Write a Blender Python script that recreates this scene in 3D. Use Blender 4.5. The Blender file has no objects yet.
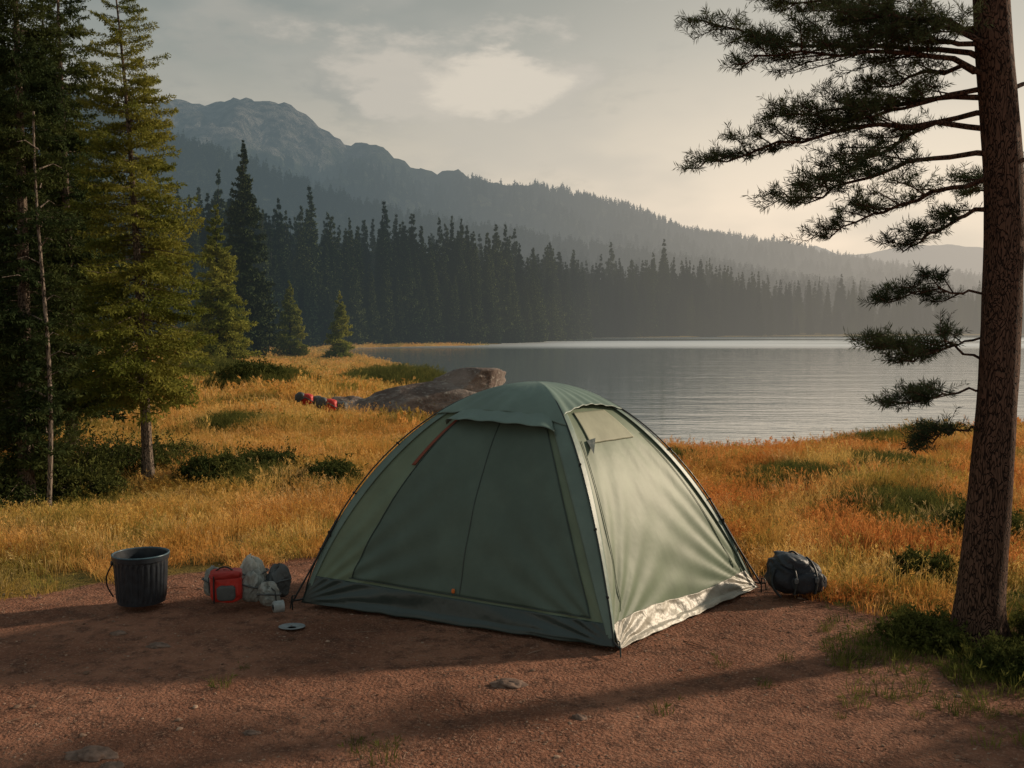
import bpy, math, random
import numpy as np
from mathutils import Vector
random.seed(7); RS=np.random.RandomState(11)
scene=bpy.context.scene
scene.view_settings.view_transform='Standard'
try: scene.view_settings.look='None'
except: pass
scene.view_settings.exposure=0
# ------------------------------------------------------------ helpers
def h2(ix,iy,s):
    v=np.sin(ix*127.1+iy*311.7+s*74.7)*43758.5453
    return v-np.floor(v)
def vnoise(x,y,s=0):
    x=np.asarray(x,float);y=np.asarray(y,float)
    ix=np.floor(x);iy=np.floor(y);fx=x-ix;fy=y-iy
    fx=fx*fx*(3-2*fx);fy=fy*fy*(3-2*fy)
    a=h2(ix,iy,s);b=h2(ix+1,iy,s);c=h2(ix,iy+1,s);d=h2(ix+1,iy+1,s)
    return (a*(1-fx)+b*fx)*(1-fy)+(c*(1-fx)+d*fx)*fy
def fbm(x,y,s=0,o=4,g=.5):
    r=0;a=1;t=0;f=1
    for i in range(o):
        r=r+a*vnoise(np.asarray(x)*f,np.asarray(y)*f,s+i*3.1);t+=a;a*=g;f*=2.03
    return r/t*2-1
def sstep(a,b,x):
    t=np.clip((x-a)/(b-a),0,1);return t*t*(3-2*t)
class MB:
    def __init__(s): s.V=[];s.F=[];s.M=[];s.n=0
    def add(s,v,f,m=0):
        v=np.asarray(v,float).reshape(-1,3);f=np.asarray(f,int).reshape(-1,3)
        s.V.append(v);s.F.append(f+s.n);s.M.append(np.full(len(f),m));s.n+=len(v)
    def grid(s,P,m=0,flip=False,wrap=False):
        P=np.asarray(P,float);a,b=P.shape[:2]
        idx=np.arange(a*b).reshape(a,b)
        if wrap: idx=np.concatenate([idx,idx[:,:1]],1)
        q0=idx[:-1,:-1].ravel();q1=idx[:-1,1:].ravel();q2=idx[1:,1:].ravel();q3=idx[1:,:-1].ravel()
        f=np.concatenate([np.stack([q0,q1,q2],1),np.stack([q0,q2,q3],1)])
        if flip:f=f[:,::-1]
        s.add(P.reshape(-1,3),f,m)
    def tube(s,pts,rad,k=6,m=0):
        pts=np.asarray(pts,float);n=len(pts);rad=np.broadcast_to(np.asarray(rad,float),(n,))
        T=np.gradient(pts,axis=0);T/=np.linalg.norm(T,axis=1)[:,None]+1e-9
        up=np.array([0,0,1.]) if abs(T[0,2])<.8 else np.array([0,1.,0])
        U=np.cross(T,up);U/=np.linalg.norm(U,axis=1)[:,None]+1e-9
        W=np.cross(T,U)
        a=np.arange(k)/k*2*math.pi
        P=pts[:,None]+rad[:,None,None]*(np.cos(a)[None,:,None]*U[:,None]+np.sin(a)[None,:,None]*W[:,None])
        s.grid(P,m,wrap=True)
    def mesh(s,name,mats,smooth=True):
        me=bpy.data.meshes.new(name)
        V=np.concatenate(s.V).astype(np.float32);F=np.concatenate(s.F).astype(np.int32);M=np.concatenate(s.M).astype(np.int32)
        me.vertices.add(len(V));me.vertices.foreach_set('co',V.ravel())
        me.loops.add(len(F)*3);me.loops.foreach_set('vertex_index',F.ravel())
        me.polygons.add(len(F));me.polygons.foreach_set('loop_start',np.arange(len(F),dtype=np.int32)*3)
        me.polygons.foreach_set('material_index',M)
        me.polygons.foreach_set('use_smooth',np.full(len(F),smooth))
        for m in mats: me.materials.append(m)
        me.update(calc_edges=True);me.validate()
        return me
    def obj(s,name,mats,smooth=True,parent=None,loc=None,link=True):
        o=bpy.data.objects.new(name,s.mesh(name,mats,smooth))
        if link: scene.collection.objects.link(o)
        if parent: o.parent=parent
        if loc is not None:o.location=loc
        return o
def empty(name,loc=(0,0,0)):
    e=bpy.data.objects.new(name,None);scene.collection.objects.link(e);e.location=loc;e.empty_display_size=.2
    return e
def blob(mb,c,r,e=(1,1),m=0,noise=0,ns=6,seed=0,n=28,rot=0,tilt=0):
    u=np.linspace(-math.pi/2,math.pi/2,n)[:,None];v=(np.arange(2*n)/(2*n)*2*math.pi)[None]
    sp=lambda x,p:np.sign(x)*np.abs(x)**p
    x=sp(np.cos(u),e[0])*sp(np.cos(v),e[1]);y=sp(np.cos(u),e[0])*sp(np.sin(v),e[1]);z=sp(np.sin(u),e[0])*np.ones_like(v)
    if noise:
        d=1+noise*(fbm(x*ns*.5+z*2.1+10,y*ns*.5-z*1.7+20,seed,4)+.5*fbm(z*ns*.5+x+5,y*ns*.4+x*1.3+7,seed+5,3))
        x,y,z=x*d,y*d,z*d
    x=x*r[0];y=y*r[1];z=z*r[2]
    x,z=x*math.cos(tilt)-z*math.sin(tilt),x*math.sin(tilt)+z*math.cos(tilt)
    x,y=x*math.cos(rot)-y*math.sin(rot),x*math.sin(rot)+y*math.cos(rot)
    mb.grid(np.stack([x+c[0],y+c[1],z+c[2]],-1),m,wrap=True)
# ------------------------------------------------------------ node helpers
def newmat(name):
    m=bpy.data.materials.new(name);m.use_nodes=True;nt=m.node_tree;nt.nodes.clear()
    try: m.cycles.emission_sampling='NONE'
    except Exception as ex: print('emission sampling',ex)
    return m,nt
class N:
    def __init__(s,nt): s.nt=nt
    def n(s,t,**k):
        x=s.nt.nodes.new(t)
        for a,b in k.items(): setattr(x,a,b)
        return x
    def inp(s,sock,v):
        if isinstance(v,bpy.types.NodeSocket): s.nt.links.new(v,sock)
        else:
            try: sock.default_value=v
            except: sock.default_value=(*v,1)
    def math(s,op,a,b=0,clamp=False):
        x=s.n('ShaderNodeMath',operation=op,use_clamp=clamp);s.inp(x.inputs[0],a);s.inp(x.inputs[1],b);return x.outputs[0]
    def noise(s,vec,scale,detail=5,rough=.55,col=False):
        x=s.n('ShaderNodeTexNoise');s.inp(x.inputs['Vector'],vec);x.inputs['Scale'].default_value=scale;x.inputs['Detail'].default_value=detail;x.inputs['Roughness'].default_value=rough
        return x.outputs['Color' if col else 'Fac']
    def mr(s,v,a,b,c=0.,d=1.,smooth=True):
        x=s.n('ShaderNodeMapRange');x.interpolation_type='SMOOTHSTEP' if smooth else 'LINEAR'
        s.inp(x.inputs[0],v)
        for i,w in zip((1,2,3,4),(a,b,c,d)): x.inputs[i].default_value=w
        return x.outputs[0]
    def mix(s,f,a,b,bt='MIX'):
        x=s.n('ShaderNodeMix',data_type='RGBA',blend_type=bt);s.inp(x.inputs[0],f)
        for sk,v in ((x.inputs[6],a),(x.inputs[7],b)):
            if isinstance(v,bpy.types.NodeSocket): s.nt.links.new(v,sk)
            else: sk.default_value=(*v[:3],1)
        return x.outputs[2]
    def vmath(s,op,a,b=None):
        x=s.n('ShaderNodeVectorMath',operation=op);s.inp(x.inputs[0],a)
        if b is not None:s.inp(x.inputs[1],b)
        return x
    def bump(s,h,st,dist=.02,nrm=None):
        x=s.n('ShaderNodeBump');s.inp(x.inputs['Height'],h);x.inputs['Strength'].default_value=st;x.inputs['Distance'].default_value=dist
        if nrm: s.inp(x.inputs['Normal'],nrm)
        return x.outputs[0]
    def pos(s): return s.n('ShaderNodeNewGeometry').outputs['Position']
    def obj(s): return s.n('ShaderNodeTexCoord').outputs['Object']
    def pri(s,col,rough=.7,nrm=None,spec=.3,metal=0,**k):
        x=s.n('ShaderNodeBsdfPrincipled')
        s.inp(x.inputs['Base Color'],col if isinstance(col,bpy.types.NodeSocket) else (*col[:3],1))
        s.inp(x.inputs['Roughness'],rough);x.inputs['Specular IOR Level'].default_value=spec;x.inputs['Metallic'].default_value=metal
        if nrm: s.inp(x.inputs['Normal'],nrm)
        return x.outputs[0]
    def dif(s,col,nrm=None):
        x=s.n('ShaderNodeBsdfDiffuse');s.inp(x.inputs[0],col)
        if nrm: s.inp(x.inputs['Normal'],nrm)
        return x.outputs[0]
    def out(s,sh,haze=False):
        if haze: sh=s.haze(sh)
        o=s.n('ShaderNodeOutputMaterial');s.nt.links.new(sh,o.inputs[0])
    def trans(s,sh,col,f):
        t=s.n('ShaderNodeBsdfTranslucent');s.inp(t.inputs[0],col);m=s.n('ShaderNodeMixShader');m.inputs[0].default_value=f
        s.nt.links.new(sh,m.inputs[1]);s.nt.links.new(t.outputs[0],m.inputs[2]);return m.outputs[0]
    def haze(s,sh):   # aerial perspective: emitted haze colour mixed into the material, by world position
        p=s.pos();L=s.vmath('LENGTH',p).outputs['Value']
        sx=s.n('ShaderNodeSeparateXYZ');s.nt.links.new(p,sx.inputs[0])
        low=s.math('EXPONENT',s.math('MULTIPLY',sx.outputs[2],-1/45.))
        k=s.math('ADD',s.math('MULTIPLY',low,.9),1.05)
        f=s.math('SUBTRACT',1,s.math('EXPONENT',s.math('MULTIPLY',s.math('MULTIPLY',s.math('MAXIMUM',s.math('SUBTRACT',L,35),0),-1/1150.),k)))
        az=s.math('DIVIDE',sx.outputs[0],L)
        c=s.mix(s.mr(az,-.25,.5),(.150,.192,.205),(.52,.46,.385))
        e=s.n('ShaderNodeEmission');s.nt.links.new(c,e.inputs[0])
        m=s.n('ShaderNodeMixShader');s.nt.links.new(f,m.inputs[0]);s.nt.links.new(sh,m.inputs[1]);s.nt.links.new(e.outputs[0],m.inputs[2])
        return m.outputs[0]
# ------------------------------------------------------------ materials
def foliage_mat(name,c1,c2,tr=.25,haze=False,scale=1.2):
    m,nt=newmat(name);g=N(nt);p=g.pos()
    n1=g.noise(p,scale,1);oi=g.n('ShaderNodeObjectInfo').outputs['Random']
    c=g.mix(g.mr(n1,.35,.65),c1,c2)
    c=g.mix(g.math('MULTIPLY',oi,.5),c,tuple(x*.5 for x in c1))
    sh=g.dif(c)
    if tr: sh=g.trans(sh,c,tr)
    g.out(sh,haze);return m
def bark_mat(name,c1,c2,scale=8,haze=False):
    m,nt=newmat(name);g=N(nt);mp=g.vmath('MULTIPLY',g.pos(),(1,1,.28)).outputs[0]
    v=g.n('ShaderNodeTexVoronoi',feature='DISTANCE_TO_EDGE');g.inp(v.inputs['Vector'],g.vmath('ADD',mp,g.vmath('SCALE',g.noise(mp,6,3,col=True)).outputs[0]).outputs[0]);v.inputs['Scale'].default_value=scale*2.2
    n=g.noise(mp,scale*3,5);e=g.mr(v.outputs['Distance'],0,.12)
    h=g.math('ADD',g.math('MULTIPLY',e,.7),g.math('MULTIPLY',n,.6))
    c=g.mix(g.mr(h,.3,1.1),c1,c2)
    g.out(g.pri(c,.9,g.bump(h,.9,.025),spec=.15),haze);return m
def fabric(name,c,rough=.55,wr=.35,scale=5,tr=0,var=.12,spec=.3,fold=.02):
    m,nt=newmat(name);g=N(nt);p=g.obj()
    n=g.noise(g.vmath('MULTIPLY',p,(1,1,.6)).outputs[0],scale,4,.5);n2=g.noise(p,scale*70,2)
    d=g.noise(p,3.3,6,.65)
    col=g.mix(g.mr(d,.3,.75),tuple(x*(1-var) for x in c),tuple(min(1,x*(1+var)) for x in c))
    b=g.bump(n,wr,fold,None);b=g.bump(n2,.12,.001,b)
    sh=g.pri(col,rough,b,spec=spec)
    if tr: sh=g.trans(sh,col,tr)
    g.out(sh);return m
def plain(name,c,rough=.5,metal=0,spec=.4,bs=0,scale=30,var=.2):
    m,nt=newmat(name);g=N(nt);n=g.noise(g.obj(),scale,5)
    col=g.mix(g.mr(n,.3,.7),tuple(x*(1-var) for x in c),tuple(min(1,x*(1+var)) for x in c))
    g.out(g.pri(col,rough,g.bump(n,bs,.01) if bs else None,spec=spec,metal=metal));return m
M_bark=bark_mat('spruce_bark',(.04,.032,.026),(.19,.145,.11))
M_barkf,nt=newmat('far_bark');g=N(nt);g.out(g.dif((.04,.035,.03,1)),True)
M_pbark=bark_mat('pine_bark',(.028,.017,.013),(.13,.072,.050),9)
M_birch=bark_mat('pale_bark',(.05,.04,.03),(.22,.175,.14),5)
M_fA=foliage_mat('spruce_foliage_dark',(.040,.058,.024),(.080,.095,.030),.25)  # shade-side darkness put into the needle colour
M_fB=foliage_mat('spruce_foliage_sunny',(.15,.17,.035),(.30,.28,.06),.35)  # sunlit yellow-green put into the needle colour
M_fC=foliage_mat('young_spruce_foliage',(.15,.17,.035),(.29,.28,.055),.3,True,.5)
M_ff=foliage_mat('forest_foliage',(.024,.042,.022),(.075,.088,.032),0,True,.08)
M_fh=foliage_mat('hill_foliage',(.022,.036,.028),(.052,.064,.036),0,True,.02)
M_pn=foliage_mat('pine_needles',(.045,.060,.032),(.090,.105,.050),.2)
M_sh=foliage_mat('shrub_leaves',(.050,.065,.022),(.12,.125,.035),.25)
# ------------------------------------------------------------ lake outline (world metres)
lake=np.array([(60,28),(30,27.5),(19,25.5),(13.5,24),(10.5,23.3),(8.5,22),(6.6,21.2),(4.9,20.2),(3.3,19.8),(1.9,20.8),(1.0,23),(.3,27),(-.6,33),(-2.2,43),(-5.2,56),(-9,72),(-14,88),(-20,101),(-19,112),(-12,121),(-4,127),(2,140),(7,165),(14,196),(38,216),(68,236),(123,258),(200,280),(330,300),(600,330),(900,300),(900,60),(300,35)],float)
def lake_sd(x,y):
    x=np.asarray(x,float);y=np.asarray(y,float);d=np.full(x.shape,1e9);ins=np.zeros(x.shape,bool)
    for i in range(len(lake)):
        a=lake[i];b=lake[(i+1)%len(lake)];e=b-a
        t=np.clip(((x-a[0])*e[0]+(y-a[1])*e[1])/(e@e),0,1)
        d=np.minimum(d,np.hypot(x-a[0]-t*e[0],y-a[1]-t*e[1]))
        c=((a[1]>y)!=(b[1]>y))&(x<(b[0]-a[0])*(y-a[1])/(b[1]-a[1]+1e-12)+a[0]);ins^=c
    return np.where(ins,-d,d)
def dirt_edge(x):
    return np.interp(x,[-14,-7,-4,-3,-2.3,-1.5,0,1.6,2.1,2.35,2.7,3.5,6,14],[7.0,7.1,7.35,7.9,8.35,8.7,8.9,8.6,7.75,7.1,6.8,6.6,6.3,6])
def dirtmask(x,y):
    e=dirt_edge(x)+.35*fbm(x*1.3,y*1.3,3)+.15*fbm(x*5,y*5,9)
    return 1-sstep(-.35,.35,y-e)
MOUNDS=[(-3.35,12.6,.75,.22),(-4.7,14.2,.8,.25),(-2.25,12.4,.45,.12),(-7.9,32,1.7,.55),(-4.6,42,2.6,.7),(-5.6,20,1.0,.3),(3.8,12.7,1.0,.2),(4.2,10.4,.95,.24),(6.2,17.5,1.1,.3),(8.3,20,1.3,.35),(-10,24,1.5,.5),(-1.2,16,.8,.2),(2.3,14.6,.8,.18),(-12,38,2.2,.6),(5.2,14,.9,.2)]
def terr(x,y):
    x=np.asarray(x,float);y=np.asarray(y,float)
    sd=lake_sd(x,y)+.6*fbm(x*.5,y*.5,21,3)
    camp=1-sstep(8.3,13,y)
    wdt=4.5+14*sstep(24,60,y)
    z=np.where(sd>0,-.66+.62*sstep(0,1,sd/wdt),-.66-np.minimum(2.5,-sd*.25))
    far=sstep(9,20,y)*sstep(.5,5,sd)
    z=z+far*(.22*fbm(x*.16,y*.16,4,3)+.10*fbm(x*.7,y*.7,8,3))*np.where((y>30)&(y<130),.6,1)
    z=z+np.where(sd>0,sstep(8,60,sd)*sstep(60,140,y)*1.5,0)
    for mx,my,r,h in MOUNDS: z=z+h*.6*np.exp(-((x-mx)**2+((y-my)*.8)**2)/(r*r))
    z=z+.012*fbm(x*2.5,y*2.5,14,4)*camp+.006*fbm(x*11,y*11,15,2)*camp
    return z
# ------------------------------------------------------------ ground
def geo(a,b,n): return a*(b/a)**(np.arange(1,n+1)/n)
xs=np.concatenate([-geo(12,2500,45)[::-1],np.arange(-12,-5.5,.25),np.arange(-5.5,5.5,.075),np.arange(5.5,12.01,.25),geo(12,2500,45)])
ys=np.concatenate([-geo(3,600,14)[::-1],np.arange(-3,3.5,.4),np.arange(3.5,10,.065),np.arange(10,30,.22),geo(30,400,110),geo(400,5000,20)])
X,Y=np.meshgrid(xs,ys);Z=terr(X,Y)
mb=MB();mb.grid(np.stack([X,Y,Z],-1))
m,nt=newmat('ground_soil');g=N(nt);p=g.pos()
at=g.n('ShaderNodeAttribute',attribute_name='dirt').outputs['Fac']
n1=g.noise(p,1.1,4);n2=g.noise(p,9,5,.7);n3=g.noise(p,60,3,.7)
dc=g.mix(g.mr(n1,.3,.7),(.19,.082,.050),(.34,.160,.100))
dc=g.mix(g.mr(n2,.42,.72),dc,(.11,.055,.038))
dc=g.mix(g.mr(n3,.5,.75),dc,(.42,.24,.165))
mc=g.mix(g.mr(n1,.35,.65),(.16,.12,.035),(.28,.18,.05));mc=g.mix(g.mr(n2,.4,.7),mc,(.07,.07,.025))
dm=g.mr(g.math('ADD',at,g.math('MULTIPLY',g.math('SUBTRACT',n2,.5),.8)),.35,.65)
c=g.mix(dm,mc,dc)
vo=g.n('ShaderNodeTexVoronoi');g.inp(vo.inputs['Vector'],p);vo.inputs['Scale'].default_value=45
hh=g.math('ADD',g.math('MULTIPLY',n2,1.2),g.math('ADD',g.math('MULTIPLY',n3,.7),g.math('MULTIPLY',vo.outputs['Distance'],-.35)))
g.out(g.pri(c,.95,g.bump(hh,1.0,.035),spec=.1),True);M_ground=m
ground=mb.obj('ground',[M_ground])
a=ground.data.attributes.new('dirt','FLOAT','POINT');a.data.foreach_set('value',dirtmask(X,Y).astype(np.float32).ravel())
# ------------------------------------------------------------ water
m,nt=newmat('lake_water');g=N(nt);p=g.pos()
w1=g.noise(g.vmath('MULTIPLY',p,(.55,1.6,1)).outputs[0],1.5,4,.55)
w2=g.noise(g.vmath('MULTIPLY',p,(.12,.5,1)).outputs[0],1.0,3,.5)
sx=g.n('ShaderNodeSeparateXYZ');g.inp(sx.inputs[0],p)
pt=g.noise(g.vmath('MULTIPLY',p,(.006,.03,1)).outputs[0],1.0,3,.5)
wind=g.math('MULTIPLY',g.mr(sx.outputs[1],105,135),g.mr(pt,.33,.48))
wind=g.math('MULTIPLY',wind,g.mr(sx.outputs[1],225,170))
wr_=g.math('MULTIPLY',g.mr(g.math('ADD',sx.outputs[0],g.math('MULTIPLY',sx.outputs[1],-.05)),0,12),.16)
h=g.math('ADD',g.math('MULTIPLY',w1,.5),w2)
b=g.n('ShaderNodeBump');g.inp(b.inputs['Height'],h);b.inputs['Distance'].default_value=.12
g.inp(b.inputs['Strength'],g.math('ADD',g.math('ADD',g.math('MULTIPLY',wind,.8),.18),wr_))
sh=g.pri((.065,.105,.115),g.math('ADD',g.math('MULTIPLY',wind,.38),.06),b.outputs[0],spec=1.)
sh2=g.n('ShaderNodeBsdfGlossy');g.inp(sh2.inputs['Color'],(1,1,1,1));g.inp(sh2.inputs['Roughness'],.42)
mx=g.n('ShaderNodeMixShader');g.inp(mx.inputs[0],g.math('ADD',g.math('MULTIPLY',wind,.8),.06));nt.links.new(sh,mx.inputs[1]);nt.links.new(sh2.outputs[0],mx.inputs[2])
g.out(mx.outputs[0],False);M_water=m
mb=MB();wx=np.linspace(-40,900,40);wy=np.linspace(15,420,40);WX,WY=np.meshgrid(wx,wy)
mb.grid(np.stack([WX,WY,np.full_like(WX,-.6)],-1));mb.obj('lake_water',[M_water])
# ------------------------------------------------------------ mountains
def mountain(name,px,py,D,front,mat,nx=320,ny=110,rough=.10,seed=0,back=1.3,gully=.08):
    Xr=(np.array(px)-512)/1000.*D;Hr=2+(325-np.array(py))/1000.*D
    x=np.linspace(Xr[0],Xr[-1],nx);t=np.linspace(0,1.35,ny)
    XX,T=np.meshgrid(x,t)
    H=np.interp(XX+D*.012*fbm(XX/D*9,T*2,seed+7,3),Xr,Hr)
    H=np.maximum(H,0)
    s=np.where(T<=1,np.clip(T,0,1)**1.25,1-(T-1)/.35*.9)
    YY=front+(D-front)*T
    rg=1-np.abs(fbm(XX/D*13+T*1.5,T*2.6,seed,6,.6))
    Zz=H*s+(rg-.8)*H*gully*4*np.sin(np.clip(T,0,1)*math.pi*.93)**.7+H*rough*.35*fbm(XX/D*40,T*14,seed+2,5,.6)*np.clip(T*2,0,1)-2
    mb=MB();mb.grid(np.stack([XX,YY,Zz],-1));o=mb.obj(name,[mat])
    return o,(x,YY[:,0],Zz)
m,nt=newmat('mountain_rock');g=N(nt);p=g.pos()
sx=g.n('ShaderNodeSeparateXYZ');g.inp(sx.inputs[0],p)
n1=g.noise(p,.012,6,.65);n2=g.noise(p,.06,6,.75)
rock=g.mix(g.mr(n2,.38,.62),(.035,.04,.045),(.30,.28,.26));fo=g.mix(g.mr(n2,.35,.65),(.014,.024,.018),(.07,.08,.045))
mk=g.mr(g.math('ADD',sx.outputs[2],g.math('MULTIPLY',g.math('SUBTRACT',n1,.5),260)),170,220)
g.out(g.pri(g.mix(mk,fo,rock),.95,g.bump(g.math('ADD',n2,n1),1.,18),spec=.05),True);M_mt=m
_,m1=mountain('mountain',[-500,-200,0,60,120,170,195,225,262,290,310,345,360,380,420,470,520,560,620,660,700,740,790,850,900,1000,1200],
 [150,100,85,95,112,110,102,107,104,109,124,150,149,142,159,178,186,197,210,226,236,240,252,267,275,290,315],1200,520,M_mt,seed=3,rough=.12,gully=.115)
_,m2=mountain('hill',[-600,-300,0,60,110,170,250,330,400,480,560,640,720,800,870,1024,1300],
 [60,55,80,96,116,140,172,200,220,236,250,262,275,289,299,306,312],650,300,M_mt,seed=9,rough=.06,gully=.05)
_,m3=mountain('distant_mountain',[500,600,700,760,800,815,840,870,900,945,985,1024,1100,1300,1600],
 [300,285,268,258,250,246,254,253,245,242,247,236,229,250,240],2600,1900,M_mt,seed=15,gully=.05)
# ------------------------------------------------------------ scatter
def coll(name,objs):
    c=bpy.data.collections.new(name)
    for o in objs:c.objects.link(o)
    return c
def scatter(name,pts,rot,scl,c):
    n=len(pts);me=bpy.data.meshes.new(name);me.vertices.add(n);me.vertices.foreach_set('co',np.asarray(pts,np.float32).ravel())
    A=me.attributes.new('rot','FLOAT_VECTOR','POINT');A.data.foreach_set('vector',np.asarray(rot,np.float32).ravel())
    A=me.attributes.new('scl','FLOAT_VECTOR','POINT');A.data.foreach_set('vector',np.asarray(scl,np.float32).ravel())
    A=me.attributes.new('idx','INT','POINT');A.data.foreach_set('value',RS.randint(0,len(c.objects),n).astype(np.int32))
    o=bpy.data.objects.new(name,me);scene.collection.objects.link(o)
    ng=bpy.data.node_groups.new(name+'_gn','GeometryNodeTree')
    ng.interface.new_socket('Geometry',in_out='INPUT',socket_type='NodeSocketGeometry');ng.interface.new_socket('Geometry',in_out='OUTPUT',socket_type='NodeSocketGeometry')
    gi=ng.nodes.new('NodeGroupInput');go=ng.nodes.new('NodeGroupOutput');ip=ng.nodes.new('GeometryNodeInstanceOnPoints');ci=ng.nodes.new('GeometryNodeCollectionInfo')
    ci.inputs['Collection'].default_value=c;ci.inputs['Separate Children'].default_value=True;ci.inputs['Reset Children'].default_value=True
    L=ng.links.new
    def na(nm,t):
        x=ng.nodes.new('GeometryNodeInputNamedAttribute');x.data_type=t;x.inputs[0].default_value=nm
        return [q for q in x.outputs if q.enabled and q.name=='Attribute'][0]
    L(gi.outputs[0],ip.inputs['Points']);L(ci.outputs[0],ip.inputs['Instance']);ip.inputs['Pick Instance'].default_value=True
    L(na('idx','INT'),ip.inputs['Instance Index']);L(na('rot','FLOAT_VECTOR'),ip.inputs['Rotation']);L(na('scl','FLOAT_VECTOR'),ip.inputs['Scale'])
    L(ip.outputs[0],go.inputs[0])
    md=o.modifiers.new('scatter','NODES');md.node_group=ng
    return o
def needles(mb,A,B,n,ln,wd,m=1,fwd=.6,rs=None,zbias=0.,sc=None):
    rs=rs or RS
    A=np.repeat(np.asarray(A),n,0);B=np.repeat(np.asarray(B),n,0);k=len(A)
    q=1. if sc is None else np.repeat(np.asarray(sc),n)[:,None]
    t=rs.rand(k,1);base=A+(B-A)*t;ax=B-A;ax/=np.linalg.norm(ax,axis=1)[:,None]+1e-9
    d=rs.normal(size=(k,3));d-=ax*(d*ax).sum(1)[:,None];d/=np.linalg.norm(d,axis=1)[:,None]+1e-9
    d=d+ax*fwd;d[:,2]+=zbias;d/=np.linalg.norm(d,axis=1)[:,None]
    s=np.cross(d,rs.normal(size=(k,3)));s/=np.linalg.norm(s,axis=1)[:,None]+1e-9
    L=ln*(.6+.7*rs.rand(k,1))*q
    v0=np.stack([base,base+d*L*.5+s*wd*.5*q,base+d*L,base+d*L*.5-s*wd*.5*q],1)
    i=np.arange(k)[:,None]*4
    mb.add(v0.reshape(-1,3),np.concatenate([i+[0,1,2],i+[0,2,3]]),m)
def spruce(name,H,R,z0,seed,whorl,nb,twn,nn,nl,nw,mats,link=True,loc=None,tr=None,lean=(0,0),shape=.85,woodtw=True,low=0):
    rs=np.random.RandomState(seed);mb=MB();tr=tr or H*.011
    tz=np.linspace(-.1,H,14);lx=lean[0]*(tz/H)**2;ly=lean[1]*(tz/H)**2
    wob=.01*H*.3
    tx=lx+wob*np.sin(tz/H*5+seed);ty=ly+wob*np.cos(tz/H*4+seed)
    mb.tube(np.stack([tx,ty,tz],1),tr*(1-.95*np.clip(tz/H,0,1))*(1+.5*np.exp(-np.clip(tz,0,9)*6/ max(H*.1,.3))),8 if woodtw else 5,0)
    SA=[];SB=[];SC=[]
    z=z0
    while z<H*.985:
        f=(z-z0)/(H-z0);Lw=R*((1-f)**shape)*(1 if f>.12 else .7+.3*f/.12)
        ns_=.3+.7*(1-f)**.7
        for k in range(nb if f<.7 else max(3,int(nb*(1.15-f)*1.6))):
            L=Lw*(.6+.55*rs.rand())*(1.15 if rs.rand()<.1 else 1)+.0015*H
            az=rs.rand()*6.283;zz=z+rs.uniform(-.6,.6)*whorl
            pit=-.25+.75*f+rs.uniform(-.1,.1)
            bx=np.interp(zz,tz,tx);by=np.interp(zz,tz,ty)
            def P(t,az=az,L=L,zz=zz,pit=pit,bx=bx,by=by):
                return np.array([bx+math.cos(az)*L*t,by+math.sin(az)*L*t,zz+L*(pit*t-.25*t*t+.18*t**4)])
            pts=[P(t) for t in (0,.25,.5,.75,1.)]
            if woodtw: mb.tube(pts,[.009*L+.001*H*.3,.007*L,.005*L,.004*L,.002*L],4,0)
            for q in range(1,4): SA.append(pts[q]);SB.append(pts[q+1]);SC.append(ns_)
            for j in range(twn):
                t=.14+.84*(j+rs.rand())/twn;sd=1 if j%2 else -1
                a2=az+sd*(.75+.35*rs.rand());tl=L*.42*(1.08-t)*(.7+.6*rs.rand())+.03*L
                p0=P(t);p1=p0+np.array([math.cos(a2)*tl,math.sin(a2)*tl,tl*(-.30+.3*f+rs.uniform(-.3,.12))])
                SA.append(p0);SB.append(p1);SC.append(ns_)
        z+=whorl*(1 if f<.6 else .8)
    SA.append([tx[-1],ty[-1],H*.95]);SB.append([tx[-1],ty[-1],H]);SC.append(.3)
    needles(mb,SA,SB,nn,nl,nw,1,.7,rs,sc=SC)
    return mb.obj(name,mats,False,loc=loc,link=link)
# near trees (left)
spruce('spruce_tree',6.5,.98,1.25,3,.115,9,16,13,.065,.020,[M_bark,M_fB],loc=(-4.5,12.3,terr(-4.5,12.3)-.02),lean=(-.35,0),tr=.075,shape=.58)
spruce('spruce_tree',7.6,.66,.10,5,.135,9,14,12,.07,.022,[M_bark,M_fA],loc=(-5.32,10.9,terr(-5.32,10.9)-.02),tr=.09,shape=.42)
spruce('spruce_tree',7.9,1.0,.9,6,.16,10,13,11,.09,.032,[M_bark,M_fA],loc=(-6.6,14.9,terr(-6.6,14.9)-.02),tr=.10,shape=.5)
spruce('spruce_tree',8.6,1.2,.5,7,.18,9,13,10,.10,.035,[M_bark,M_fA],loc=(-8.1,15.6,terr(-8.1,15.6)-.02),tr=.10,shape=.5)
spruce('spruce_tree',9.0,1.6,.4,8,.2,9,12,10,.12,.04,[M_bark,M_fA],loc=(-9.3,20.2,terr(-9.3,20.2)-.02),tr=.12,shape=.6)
spruce('spruce_tree',7.9,2.0,.2,12,.26,11,12,10,.19,.075,[M_barkf,M_fC],loc=(-13.8,47,terr(-13.8,47)),shape=.95)
spruce('spruce_tree',15.0,2.7,.5,14,.40,11,10,9,.32,.13,[M_barkf,M_ff],loc=(-18.6,70,terr(-18.6,70)),shape=.95)
spruce('spruce_tree',5.8,1.5,.2,16,.3,9,9,8,.24,.10,[M_barkf,M_fC],loc=(-16.4,74,terr(-16.4,74)),shape=.95)
spruce('spruce_tree',5.0,1.4,.2,17,.3,9,9,8,.24,.10,[M_barkf,M_fC],loc=(-12.6,73.5,terr(-12.6,73.5)),shape=.95)
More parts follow.
